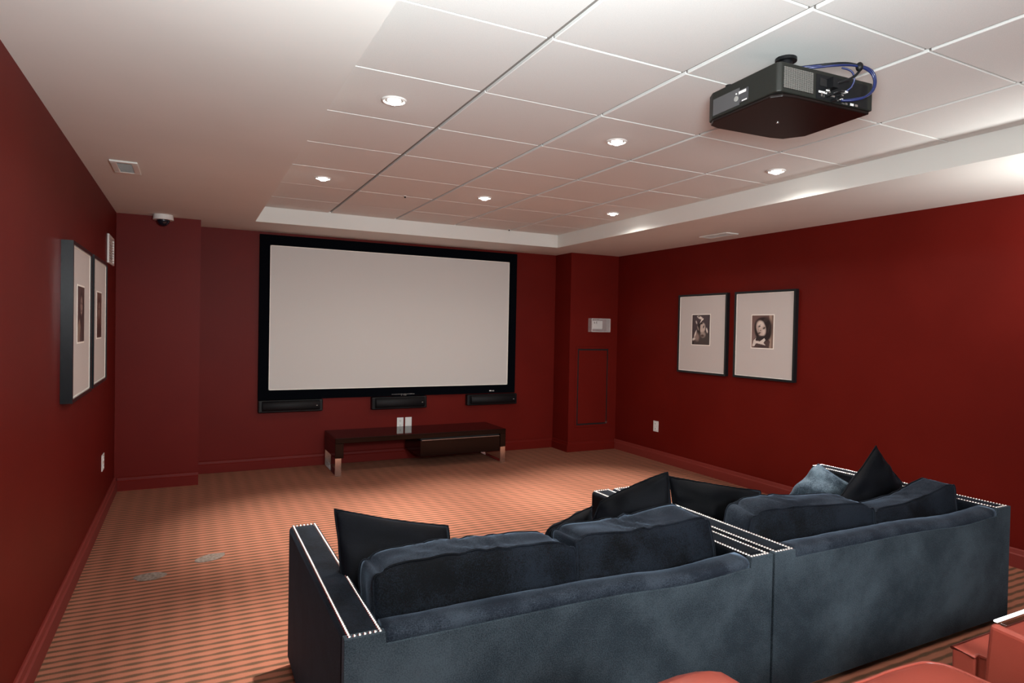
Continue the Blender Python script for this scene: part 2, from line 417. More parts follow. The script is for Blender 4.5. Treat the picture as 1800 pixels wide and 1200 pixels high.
def plate_x(name, label, cat, X, s, y0, y1, z0, z1):
    t = thing(name, label, cat, (X, (y0+y1)/2, z0))
    a, b_ = sorted((X+s*.0003, X+s*.006)); obj('plate', bx(a, b_, y0, y1, z0, z1, .002, 2), M['plate'], t)
    yc = (y0+y1)/2
    for zc in ((z0+z1)/2+.027, (z0+z1)/2-.027):
        a, b_ = sorted((X+s*.0055, X+s*.0085)); so = obj('socket', bx(a, b_, yc-.015, yc+.015, zc-.017, zc+.017, .004, 2), M['plate'], t)
        a, b_ = sorted((X+s*.008, X+s*.0092)); bm = bmesh.new()
        for q in (-.007, .007): box(bm, a, b_, yc+q-.001, yc+q+.001, zc-.004, zc+.008)
        obj('slot', bm, M['darkslot'], so)
plate_x('wall_outlet', 'white wall outlet low on the right wall, below the framed portraits', 'wall outlet', XR, -1, 5.722, 5.808, .326, .447)
plate_x('wall_outlet', 'white wall outlet low on the left wall, seen almost edge-on', 'wall outlet', XL, 1, 5.56, 5.68, .355, .475)

# ------------------------------------------------------------------ access panel and thermostat on the right pier
t = thing('access_panel', 'red painted access panel set in the pier beside the screen', 'access panel', (4.365, YPR, .31))
bm = bmesh.new(); X0, X1, Z0, Z1 = 4.118, 4.610, .288, 1.262
for a in ((X0, X1, Z0, Z0+.026), (X0, X1, Z1-.026, Z1), (X0, X0+.026, Z0+.026, Z1-.026), (X1-.026, X1, Z0+.026, Z1-.026)):
    box(bm, a[0], a[1], YPR-.010, YPR-.0005, a[2], a[3], .002, 1)
obj('frame', bm, M['wall'], t)
obj('gap', bx(X0+.026, X1-.026, YPR-.002, YPR-.0004, Z0+.026, Z1-.026), M['darkslot'], t)
obj('door', bx(X0+.042, X1-.042, YPR-.010, YPR-.002, Z0+.044, Z1-.044, .002, 1), M['wall'], t)
bm = bmesh.new(); cyl(bm, (4.570, YPR-.014, .334), .014, .01, 16, 'y'); obj('lock', bm, M['lock'], t, False)
t = thing('thermostat', 'white thermostat inside a clear plastic guard on the pier', 'thermostat', (4.40, YPR, 1.44))
bm = bmesh.new()
gx0, gx1, gz0, gz1, gd = 4.288, 4.560, 1.443, 1.607, .075
th = .004
box(bm, gx0, gx1, YPR-gd, YPR-gd+th, gz0, gz1); box(bm, gx0, gx0+th, YPR-gd+th, YPR-.001, gz0, gz1); box(bm, gx1-th, gx1, YPR-gd+th, YPR-.001, gz0, gz1)
box(bm, gx0+th, gx1-th, YPR-gd+th, YPR-.001, gz0, gz0+th); box(bm, gx0+th, gx1-th, YPR-gd+th, YPR-.001, gz1-th, gz1)
gm = mat('clear_guard', (.85, .85, .84), .12); gm.node_tree.nodes['Principled BSDF'].inputs['Alpha'].default_value = .22
obj('guard', bm, gm, t)
bm = bmesh.new()
for a in ((gx0, gx0+.008, gz0, gz1), (gx1-.008, gx1, gz0, gz1), (gx0+.008, gx1-.008, gz0, gz0+.006), (gx0+.008, gx1-.008, gz1-.006, gz1)): box(bm, a[0], a[1], YPR-gd-.002, YPR-gd-.0002, a[2], a[3])
obj('guard_rim', bm, mat('frosted_rim', (.62, .58, .56), .3), t)
bd = obj('body', bx(4.33, 4.475, YPR-.035, YPR-.004, 1.478, 1.580, .006, 2), M['plate'], t)
obj('display', bx(4.345, 4.365, YPR-.0365, YPR-.0345, 1.546, 1.570), M['darkslot'], bd)
obj('button', bx(4.380, 4.392, YPR-.0365, YPR-.0345, 1.546, 1.570), M['darkslot'], bd)
bm = bmesh.new(); cyl(bm, (4.425, YPR-.05, 1.600), .008, .03, 12, 'y'); obj('lock', bm, M['lock'], t)

# ------------------------------------------------------------------ vents
t = thing('wall_vent', 'small pale louvred vent high on the left wall near the corner', 'vent', (XL, 5.98, 1.90))
y0, y1, z0, z1 = 5.80, 6.17, 1.905, 2.125
bm = bmesh.new()
for a in ((y0, y1, z0, z0+.018), (y0, y1, z1-.018, z1), (y0, y0+.022, z0+.018, z1-.018), (y1-.022, y1, z0+.018, z1-.018)):
    box(bm, XL+.0005, XL+.014, a[0], a[1], a[2], a[3], .002, 1)
obj('frame', bm, M['plate'], t)
obj('backing', bx(XL+.0003, XL+.002, y0+.022, y1-.022, z0+.018, z1-.018), M['darkslot'], t)
for k in range(9):
    z = z0+.028+k*.0205
    bm = bmesh.new(); prism(bm, [(XL+.003, z), (XL+.012, z+.006), (XL+.012, z+.009), (XL+.003, z+.003)], y0+.022, y1-.022, 'y'); obj('slat', bm, M['plate'], t)
def ceil_vent(label, x0, x1, y0, y1, z, inner, n, wide, along='y'):
    t = thing('ceiling_vent', label, 'vent', ((x0+x1)/2, (y0+y1)/2, z))
    bm = bmesh.new()
    for a in ((x0, x1, y0, y0+wide), (x0, x1, y1-wide, y1), (x0, x0+wide, y0+wide, y1-wide), (x1-wide, x1, y0+wide, y1-wide)):
        box(bm, a[0], a[1], a[2], a[3], z-.010, z-.0005, .003, 1)
    obj('frame', bm, M['white'], t)
    obj('backing', bx(x0+wide, x1-wide, y0+wide, y1-wide, z-.002, z-.0003), inner, t)
    for k in range(n):
        if along == 'y':
            x = x0+wide+(k+.5)*(x1-x0-2*wide)/n
            obj('slat', bx(x-.0025, x+.0025, y0+wide, y1-wide, z-.009, z-.002), M['white'] if wide < .04 else M['greyplastic'], t)
        else:
            y = y0+wide+(k+.5)*(y1-y0-2*wide)/n
            obj('slat', bx(x0+wide, x1-wide, y-.002, y+.002, z-.009, z-.002), M['greyplastic'], t)
ceil_vent('small square vent with grey centre in the left ceiling border', -.423, -.281, 4.36, 4.69, ZS, M['greyplastic'], 8, .034, 'x')
ceil_vent('slim white vent in the right ceiling border above the portraits', 4.345, 4.498, 4.380, 4.735, ZS, M['darkslot'], 4, .022)

t = thing('dome_camera', 'white dome security camera under the ceiling in the far left corner', 'security camera', (-.215, 6.37, ZS))
bm = bmesh.new(); cyl(bm, (-.215, 6.37, ZS-.022), .080, .043, 32, r2=.076); obj('base', bm, M['plate'], t)
bm = bmesh.new(); bmesh.ops.create_uvsphere(bm, u_segments=24, v_segments=14, radius=.05)
bmesh.ops.transform(bm, matrix=Matrix.Translation((-.215, 6.37, ZS-.046)), verts=bm.verts)
obj('dome', bm, mat('smoked_dome', (.01, .012, .02), .05), t, True)

for (x, y, lab) in ((1.543, 5.105, 'tiny dark ceiling sprinkler left of the middle column of lights'), (3.02, 6.19, 'tiny dark ceiling sprinkler at the far edge of the tiled ceiling')):
    t = thing('sprinkler', lab, 'sprinkler', (x, y, ZC))
    bm = bmesh.new(); cyl(bm, (x, y, ZC-.002), .014, .004, 16); obj('escutcheon', bm, M['plate'], t)
    bm = bmesh.new(); cyl(bm, (x, y, ZC-.009), .007, .014, 12); obj('nozzle', bm, M['darkslot'], t)

# ------------------------------------------------------------------ framed portraits
def lerp(a, b_, t): return tuple(a[i]+(b_[i]-a[i])*t for i in range(3))
def ell(u, v, cu, cv, ru, rv, ang=0, soft=.18):
    a = math.radians(ang); du, dv = (u-cu), (v-cv)*1.25
    x = du*math.cos(a)+dv*math.sin(a); y = -du*math.sin(a)+dv*math.cos(a)
    d = math.sqrt((x/ru)**2+(y/(rv*1.25))**2)
    return max(0, min(1, (1+soft-d)/(2*soft)))
def poly_in(u, v, P):
    c = False; n = len(P)
    for i in range(n):
        (x1, y1), (x2, y2) = P[i], P[(i+1) % n]
        if (y1 > v) != (y2 > v) and u < (x2-x1)*(v-y1)/(y2-y1)+x1: c = not c
    return 1 if c else 0
DK, MD, LT, SK, HL = (.012, .008, .008), (.10, .06, .05), (.42, .33, .28), (.62, .50, .43), (.82, .74, .66)
def woman(u, v):   # v up
    c = lerp((.26, .17, .15), (.16, .09, .08), max(0, min(1, v)))
    if u > .80: c = (.38, .28, .22) if u < .93 else (.22, .15, .12)
    c = lerp(c, (.09, .055, .05), poly_in(u, v, [(.08, 0), (.10, .2), (.3, .34), (.7, .34), (.86, .2), (.82, 0)]))
    for e in ((.60, .60, .34, .34, -15), (.50, .80, .30, .14, 0), (.72, .45, .20, .22, 0), (.26, .55, .13, .26, 10)):
        c = lerp(c, (.020, .012, .012), ell(u, v, *e))
    c = lerp(c, (.07, .045, .04), .6*ell(u, v, .66, .86, .16, .06, 25)); c = lerp(c, (.09, .06, .05), .5*ell(u, v, .80, .60, .03, .15, -12))
    c = lerp(c, SK, ell(u, v, .44, .60, .21, .25, 22, .12))
    c = lerp(c, HL, .7*ell(u, v, .42, .72, .13, .09, 20, .4)); c = lerp(c, HL, .5*ell(u, v, .56, .50, .06, .07, 0, .5))
    c = lerp(c, (.30, .2, .17), .6*ell(u, v, .33, .50, .04, .16, 15, .5))
    for e in ((.36, .655, .055, .018, 18), (.575, .60, .06, .020, 18)): c = lerp(c, DK, ell(u, v, *e, .35))
    for e in ((.36, .69, .07, .009, 25), (.59, .635, .07, .009, 5)): c = lerp(c, MD, ell(u, v, *e, .4))
    c = lerp(c, (.14, .08, .07), ell(u, v, .415, .535, .025, .018, 0, .5)); c = lerp(c, DK, ell(u, v, .365, .455, .075, .018, 15, .35))
    c = lerp(c, (.03, .02, .02), ell(u, v, .40, .30, .26, .06, 10, .2))
    c = lerp(c, HL, poly_in(u, v, [(.05, .10), (.10, .22), (.22, .32), (.18, .22), (.40, .20), (.60, .30), (.66, .24), (.56, .16), (.68, .08), (.40, .12), (.22, .14), (.14, .05), (.04, .04)])*.9)
    c = lerp(c, (.05, .03, .03), .8*ell(u, v, .48, .04, .2, .02, 0, .4))
    return c
def hatman(u, v):
    c = lerp((.045, .032, .035), (.085, .062, .068), max(0, min(1, v)))
    c = lerp(c, (.07, .055, .05), poly_in(u, v, [(.1, 0), (.14, .22), (.3, .44), (.8, .44), (1, .3), (1, 0)]))
    c = lerp(c, (.30, .22, .19), ell(u, v, .27, .26, .14, .14, 20, .35)); c = lerp(c, HL, .9*ell(u, v, .19, .36, .035, .13, -22, .3))
    c = lerp(c, SK, ell(u, v, .60, .56, .15, .17, -10, .15)); c = lerp(c, LT, .9*ell(u, v, .63, .34, .14, .10, 0, .3))
    c = lerp(c, MD, ell(u, v, .60, .30, .10, .04, 0, .4)); c = lerp(c, DK, ell(u, v, .66, .60, .03, .05, -20, .4)); c = lerp(c, DK, ell(u, v, .54, .71, .07, .025, 0, .3))
    c = lerp(c, HL, .9*ell(u, v, .85, .48, .04, .09, 18, .25)); c = lerp(c, DK, .9*ell(u, v, .40, .56, .07, .2, 0, .3))
    c = lerp(c, HL, .8*ell(u, v, .24, .75, .03, .06, 25, .3)); c = lerp(c, LT, .8*ell(u, v, .34, .55, .03, .08, 25, .4))
    c = lerp(c, HL, ell(u, v, .44, .91, .16, .045, -18, .25)); c = lerp(c, DK, ell(u, v, .38, .94, .05, .02, 0, .3))
    c = lerp(c, HL, poly_in(u, v, [(.42, .70), (.66, .86), (.62, .89), (.52, .84)])); c = lerp(c, DK, poly_in(u, v, [(.44, .68), (.70, .85), (.68, .87)]))
    c = lerp(c, HL, .9*ell(u, v, .10, .18, .09, .04, 20, .3)); c = lerp(c, DK, ell(u, v, .04, .03, .06, .04))
    if u < .03 or u > .97 or v > .975 or v < .02: c = DK
    return c
def portrait_c(u, v):
    c = (.10, .06, .055); c = lerp(c, (.03, .018, .018), ell(u, v, .58, .60, .34, .32)); c = lerp(c, (.30, .21, .18), ell(u, v, .55, .66, .17, .17, 8, .2))
    c = lerp(c, (.36, .27, .20), poly_in(u, v, [(0, 0), (.05, .3), (.3, .42), (.42, .26), (.3, .1), (.32, 0)])*.8); c = lerp(c, DK, ell(u, v, .5, .70, .06, .02, 0, .4))
    c = lerp(c, DK, ell(u, v, .66, .69, .05, .02, 0, .4)); c = lerp(c, DK, ell(u, v, .56, .56, .06, .015, 0, .4)); return lerp(c, (.05, .03, .03), ell(u, v, .75, .15, .2, .25))
def portrait_d(u, v):
    c = (.16, .09, .07); c = lerp(c, (.05, .03, .025), ell(u, v, .45, .62, .28, .3)); c = lerp(c, (.30, .20, .16), ell(u, v, .45, .6, .17, .19, -10, .2))
    c = lerp(c, (.06, .035, .03), ell(u, v, .5, .14, .45, .2)); c = lerp(c, DK, ell(u, v, .38, .64, .05, .02, 0, .4)); return lerp(c, DK, ell(u, v, .53, .64, .05, .02, 0, .4))
def picture(label, X, s, y0, y1, z0, z1, py0, py1, pz0, pz1, depth, painter, fwid=.020, group=None):
    """frame on wall X; s = direction into the room; print rect py,pz"""
    t = thing('framed_portrait', label, 'picture', (X, (y0+y1)/2, z0), group)
    def xb(a, b_): return tuple(sorted((X+s*a, X+s*b_)))
    bm = bmesh.new(); a, b_ = xb(.0005, depth); e = fwid
    for q in ([(y0, z0), (y1, z0), (y1-e, z0+e), (y0+e, z0+e)], [(y1, z0), (y1, z1), (y1-e, z1-e), (y1-e, z0+e)],
              [(y1, z1), (y0, z1), (y0+e, z1-e), (y1-e, z1-e)], [(y0, z1), (y0, z0), (y0+e, z0+e), (y0+e, z1-e)]):
        prism(bm, q, a, b_, 'x')
    obj('frame', bm, M['frame'], t)
    a, b_ = xb(.004, depth-.010)
    obj('mat_board', bx(a, b_, y0+e, y1-e, z0+e, z1-e), M['mat'], t)
    bm = bmesh.new(); a, b_ = xb(depth-.0101, depth-.0075); q = .006
    for c in ((y0+e, y1-e, z0+e, z0+e+q), (y0+e, y1-e, z1-e-q, z1-e), (y0+e, y0+e+q, z0+e+q, z1-e-q), (y1-e-q, y1-e, z0+e+q, z1-e-q)):
        box(bm, a, b_, *c)
    obj('inner_lip', bm, M['bevel'], t)
    bm = bmesh.new(); a, b_ = xb(depth-.0101, depth-.0085); q = .009
    box(bm, a, b_, py0-q, py1+q, pz0-q, pz1+q)
    obj('mat_bevel', bm, M['bevel'], t)
    # print
    nu, nv = 60, 78; me = bpy.data.meshes.new('photograph'); V, Fc = [], []
    xx = X+s*(depth-.0080)
    for j in range(nv+1):
        for i in range(nu+1):
            u = i/nu; V.append((xx, (py1+(py0-py1)*u) if s < 0 else (py0+(py1-py0)*u), pz0+(pz1-pz0)*j/nv))
    for j in range(nv):
        for i in range(nu):
            k = j*(nu+1)+i; Fc.append((k, k+1, k+nu+2, k+nu+1))
    me.from_pydata(V, [], Fc); me.materials.append(M['printed'])
    at = me.color_attributes.new('ink', 'FLOAT_COLOR', 'POINT')
    for k in range(len(V)):
        u, v = (k % (nu+1))/nu, (k//(nu+1))/nv
        c = painter(u, v); n = noise.noise(Vector((u*40, v*50, 3)))*.12+1
        at.data[k].color = (c[0]*n, c[1]*n, c[2]*n, 1)
    o = bpy.data.objects.new('photograph', me); link(o, t); o.matrix_parent_inverse = t.matrix_basis.inverted()
picture('black-framed old photograph of a person in a hat, on the right wall', XR, -1, 4.686, 5.392, 1.035, 1.858, 4.922, 5.176, 1.336, 1.643, .040, hatman, group='framed portraits on the walls')
picture('black-framed old photograph of a dark-haired woman with tilted head, right wall', XR, -1, 3.880, 4.588, 1.038, 1.858, 4.121, 4.370, 1.330, 1.630, .040, woman, group='framed portraits on the walls')
picture('black-framed portrait nearer the camera on the left wall', XL, 1, 3.845, 4.535, 1.045, 1.855, 4.055, 4.290, 1.345, 1.640, .052, portrait_c, group='framed portraits on the walls')
picture('black-framed portrait nearer the far corner on the left wall', XL, 1, 4.625, 5.320, 1.050, 1.858, 4.835, 5.065, 1.352, 1.640, .052, portrait_d, group='framed portraits on the walls')

# ------------------------------------------------------------------ projector
t = thing('projector', 'black ceiling-mounted projector with cables at its back', 'projector', (2.035, 1.765, ZC))
PZ0, PZ1 = 2.285, 2.400
px0, px1, py0, py1 = -.232, .232, -.198, .198
TR = Matrix.Translation((2.035, 1.762, 0)) @ Matrix.Rotation(math.radians(-3.5), 4, 'Z')
def pobj(name, bm, m, parent, smooth=False):
    bmesh.ops.transform(bm, matrix=TR, verts=bm.verts); return obj(name, bm, m, parent, smooth)
bm = bmesh.new(); prism(bm, [(px0+.012, py0), (px1-.004, py0), (px1, py0+.004), (px1, py1-.085), (px1-.05, py1-.012), (px1-.11, py1), (px0+.07, py1), (px0+.020, py1-.015), (px0, py1-.055), (px0, py0+.012)], PZ0+.012, PZ1, bev=.004)
shell = pobj('housing', bm, M['projector'], t)
bm = bmesh.new(); prism(bm, [(px0+.075, py0+.004), (px1-.010, py0+.006), (px1-.003, py1-.088), (px1-.054, py1-.017), (px1-.112, py1-.004), (px0+.072, py1-.004), (px0+.024, py1-.019), (px0+.004, py1-.057), (px0+.004, py0+.045), (px0+.03, py0+.012)], PZ0, PZ0+.0125, bev=.0035)
pobj('underside', bm, M['projector_under'], t)
bm = bmesh.new(); cyl(bm, (-.005, .03, PZ0-.001), .005, .003, 12); pobj('screw', bm, M['brushed'], t)
# rear exhaust grille: dark field with a lattice of light bars
gx0, gx1, gz0, gz1 = px0+.020, px0+.158, PZ0+.026, PZ1-.016
g = pobj('exhaust_grille', bx(gx0, gx1, py0-.0015, py0+.0005, gz0, gz1), M['darkslot'], t)
lat = mat('grille_lattice', (.16, .155, .14), .5)
bm = bmesh.new(); n = 15
for k in range(n):
    z = gz0+(k+.5)*(gz1-gz0)/n; box(bm, gx0, gx1, py0-.0035, py0-.0015, z-.0011, z+.0011)
for k in range(13):
    x = gx0+(k+.5)*(gx1-gx0)/13; box(bm, x-.0007, x+.0007, py0-.003, py0-.0015, gz0, gz1)
tag(pobj('lattice', bm, lat, g), kind='stuff')
# connector bay
bay = pobj('connector_bay', bx(px0+.175, px1-.030, py0-.0012, py0+.0005, PZ0+.014, PZ1-.014), M['blackplastic'], t)
def pp(name, x0, x1, z0, z1, m, d=.004): return pobj(name, bx(px0+x0, px0+x1, py0-.0012-d, py0-.001, PZ0+z0, PZ0+z1), m, t)
pp('power_socket', .190, .225, .060, .086, M['darkslot'], .003); pp('power_plug', .222, .250, .052, .088, M['blackplastic'], .030)
pp('label', .186, .226, .036, .043, M['plate'], .001); pp('label', .222, .240, .047, .053, M['plate'], .001)
for x0, z0, ww, hh in ((.198, .016, .005, .014), (.210, .015, .004, .008), (.216, .030, .006, .006), (.240, .022, .024, .006), (.262, .012, .020, .008), (.285, .018, .022, .006), (.300, .005, .016, .004), (.318, .005, .012, .007), (.232, .034, .010, .006), (.298, .034, .010, .005), (.345, .006, .016, .008), (.368, .006, .014, .008)):
    pp('port', x0, x0+ww, z0+.008, z0+.008+hh, M['brushed'] if (x0*1000) % 2 < 1 else M['plate'], .002)
for cxx, zz in ((.228, .030), (.252, .016), (.275, .028)):
    bm = bmesh.new(); cyl(bm, (px0+cxx, py0-.012, PZ0+zz), .006, .022, 12, 'y'); pobj('plug', bm, M['blackplastic'], t)
bm = bmesh.new(); tube(bm, [(px0+.235, py0-.02, PZ0+.034), (px0+.262, py0-.024, PZ0+.046), (px0+.300, py0-.010, PZ0+.056)], .0055); pobj('plug', bm, M['blackplastic'], t, True)
pp('plug_tip', .296, .318, .052, .058, M['plate'], .012)
# side control panel (left face) with two pale labels
pan = pobj('control_panel', bx(px0-.0015, px0+.001, py0+.19, py1-.062, PZ0+.022, PZ1-.030), mat('grey_control_film', (.075, .075, .078), .4), t)
for (a, b_, z0, z1) in ((.155, .192, .060, .070), (.150, .175, .030, .034)):
    pobj('label', bx(px0-.003, px0-.001, py0+a, py0+b_, PZ0+z0, PZ0+z1), M['plate'], t)
pobj('label_panel', bx(px0-.0022, px0+.001, py0+.145, py0+.187, PZ0+.028, PZ0+.074), mat('dark_label', (.05, .05, .055), .4), t)
bm = bmesh.new(); cyl(bm, (px0-.002, py0+.205, PZ0+.048), .010, .004, 20, 'x'); pobj('button_ring', bm, M['greyplastic'], t)
bm = bmesh.new(); cyl(bm, (px0-.002, py0+.205, PZ0+.066), .003, .004, 12, 'x'); pobj('button', bm, M['plate'], t)
bm = bmesh.new(); cyl(bm, (px0+.045, py1-.10, PZ1+.010), .016, .022, 20); pobj('foot', bm, M['blackplastic'], t)
bm = bmesh.new(); cyl(bm, (0, 0, (PZ1+ZC)/2), .024, ZC-PZ1-.002, 24); cyl(bm, (0, 0, ZC-.007), .040, .012, 32); cyl(bm, (0, 0, PZ1+.004), .05, .008, 24); pobj('ceiling_mount', bm, M['blackplastic'], t)
bm = bmesh.new(); prism(bm, [(.055, -.05), (.135, -.12), (.140, -.11), (.065, -.03)], PZ1+.004, PZ1+.014); pobj('mount_arm', bm, M['blackplastic'], t)
# cables
def cable(pts, r, m): 
    bm = bmesh.new(); tube(bm, smooth_pts([(px0+a, py0+b_, PZ0+c) for a, b_, c in pts], 8), r, 8); pobj('cable', bm, m, t, True)
cable([(.13, .10, .140), (.19, .02, .132), (.26, -.02, .138), (.33, -.035, .143), (.385, -.045, .130), (.405, -.05, .100), (.395, -.05, .060), (.36, -.045, .032), (.32, -.03, .020), (.285, -.012, .020)], .0042, M['blue'])
cable([(.12, .11, .145), (.19, .03, .140), (.27, -.01, .146), (.335, -.03, .150), (.395, -.045, .135), (.412, -.05, .100), (.402, -.05, .064), (.372, -.045, .038), (.33, -.03, .026), (.30, -.012, .022)], .0042, M['blue'])
cable([(.15, .09, .146), (.22, .01, .143), (.29, -.02, .150), (.345, -.035, .146)], .0055, M['blackplastic'])
cable([(.246, -.028, .070), (.28, -.040, .082), (.32, -.04, .105), (.35, -.036, .132)], .0045, M['blackplastic'])
cable([(.275, -.02, .132), (.305, -.035, .120), (.322, -.035, .095), (.320, -.025, .070), (.312, -.012, .058)], .0034, M['blue'])
bm = bmesh.new(); bmesh.ops.create_uvsphere(bm, u_segments=12, v_segments=8, radius=.013)
bmesh.ops.transform(bm, matrix=Matrix.Translation((px0+.345, py0-.036, PZ0+.142)) @ Matrix.Scale(1.3, 4, (0, 0, 1)), verts=bm.verts); pobj('cable_tie', bm, M['blackplastic'], t, True)

# ------------------------------------------------------------------ soft shapes
def throw_pillow(label, c, thick, group, seed=0, material='velvet_dark', pinch=.10, wr=.010):
    """c = corners BL, BR, TR, TL"""
    c = [Vector(p) for p in c]; t = thing('throw_pillow', label, 'pillow', (c[0]+c[1])/2, group)
    nrm = (c[1]-c[0]).cross(c[3]-c[0]).normalized(); ctr = sum(c, Vector())/4; n = 26
    bm = bmesh.new(); grid = {}
    for side in (0, 1):
        for j in range(n+1):
            for i in range(n+1):
                u, v = i/n, j/n; s, q = 2*u-1, 2*v-1
                edge = i in (0, n) or j in (0, n)
                if side and edge: grid[(1, i, j)] = grid[(0, i, j)]; continue
                p = c[0]*(1-u)*(1-v)+c[1]*u*(1-v)+c[2]*u*v+c[3]*(1-u)*v
                k = pinch*(((1-s*s)*abs(q)**3)+((1-q*q)*abs(s)**3))
                p = p+(ctr-p)*k
                h = thick/2*((1-s*s)*(1-q*q))**.42 if not edge else 0
                w_ = noise.noise(Vector((u*3.4+seed, v*3.4, side*5+seed)))*wr*2
                ang = math.atan2(q, s); w_ += math.sin(ang*9+seed*2+noise.noise(Vector((u*2, v*2, seed)))*5)*wr*.45*max(0, (s*s+q*q)-.35)
                p = p+nrm*((h+w_*(0 if edge else min(1, h/(thick*.15))))*(1 if side == 0 else -1))
                if edge: p = p+nrm*noise.noise(Vector((u*6+seed, v*6, 9)))*.010
                grid[(side, i, j)] = bm.verts.new(p)
        for j in range(n):
            for i in range(n):
                q4 = [grid[(side, i, j)], grid[(side, i+1, j)], grid[(side, i+1, j+1)], grid[(side, i, j+1)]]
                bm.faces.new(q4 if side == 0 else q4[::-1])
    loop = [grid[(0, i, 0)].co.copy() for i in range(n)]+[grid[(0, n, j)].co.copy() for j in range(n)]+[grid[(0, n-i, n)].co.copy() for i in range(n)]+[grid[(0, 0, n-j)].co.copy() for j in range(n)]
    obj('cover', bm, M[material], t, True)
    b2 = bmesh.new(); tube(b2, loop, .0035, 6, True); obj('seam', b2, M[material], t, True)
    return t
def cushion_bm(c, T, puff=(.02, .02, .012), n=36, seed=0, wr=.006, sag=0, crease=0, gusset=0):
    """box cushion; c = back face BL, BR, TR, TL; T = thickness vector(s)"""
    c = [Vector(p) for p in c]; T = [Vector(T)]*4 if not isinstance(T, list) else [Vector(x) for x in T]
    bm = bmesh.new(); m = 8; vs = {}
    ctr = sum((c[i]+T[i]/2 for i in range(4)), Vector())/4
    def P(u, v, w_):
        def wgt(a): return [(1-u)*(1-v), u*(1-v), u*v, (1-u)*v][a]
        p = sum(((c[i]+T[i]*w_)*wgt(i) for i in range(4)), Vector())
        s, q, r = 2*u-1, 2*v-1, 2*w_-1
        Tn = sum((T[i] for i in range(4)), Vector()).normalized(); U = (c[1]-c[0]+c[2]-c[3]).normalized(); Vv = (c[3]-c[0]+c[2]-c[1]).normalized()
        d = Tn*(r*abs(r)**3*puff[0]*((1-s*s)*(1-q*q))**.5)+Vv*(q*abs(q)**3*puff[1]*((1-s*s))**.5*(1-.5*r*r))+U*(s*abs(s)**3*puff[2]*((1-q*q))**.5*(1-.5*r*r))
        # round the corners of the face outline
        cr = (s*q)**10
        d -= U*(math.copysign(1, s)*cr*.026)+Vv*(math.copysign(1, q)*cr*.026)
        if q > 0: d -= Vv*(sag*(1-s*s)*q)
        nn = noise.noise(Vector((u*3+seed, v*3, w_*2+seed*3)))*wr
        if crease: nn += crease*math.sin(u*46+w_*9+3*noise.noise(Vector((u*5, w_*4, seed))))*max(0, q)**6*max(0, noise.noise(Vector((u*3.1, seed, 1)))+.15)*2
        return p+d+(p-ctr).normalized()*nn
    def V(i, j, k):
        key = (i, j, k)
        if key not in vs: vs[key] = bm.verts.new(P(i/n, j/n, k/m))
        return vs[key]
    for i in range(n):
        for j in range(n):
            bm.faces.new((V(i, j, 0), V(i, j+1, 0), V(i+1, j+1, 0), V(i+1, j, 0))); bm.faces.new((V(i, j, m), V(i+1, j, m), V(i+1, j+1, m), V(i, j+1, m)))
    for k in range(m):
        for i in range(n):
            for f in (bm.faces.new((V(i, 0, k), V(i+1, 0, k), V(i+1, 0, k+1), V(i, 0, k+1))), bm.faces.new((V(i, n, k), V(i, n, k+1), V(i+1, n, k+1), V(i+1, n, k))),
                      bm.faces.new((V(0, i, k), V(0, i, k+1), V(0, i+1, k+1), V(0, i+1, k))), bm.faces.new((V(n, i, k), V(n, i+1, k), V(n, i+1, k+1), V(n, i, k+1)))):
                f.material_index = gusset
    loops = []
    for k in (0, m):
        loops.append([V(i, 0, k).co.copy() for i in range(n)]+[V(n, j, k).co.copy() for j in range(n)]+[V(n-i, n, k).co.copy() for i in range(n)]+[V(0, n-j, k).co.copy() for j in range(n)])
    return bm, loops
def box_cushion(name, parent, material, c, T, pipe=.0045, **k):
    bm, loops = cushion_bm(c, T, **k); o = obj(name, bm, material, parent, True)
    b2 = bmesh.new()
    for l in loops: tube(b2, l, pipe, 6, True)
    obj('piping', b2, material, o, True)
    return o

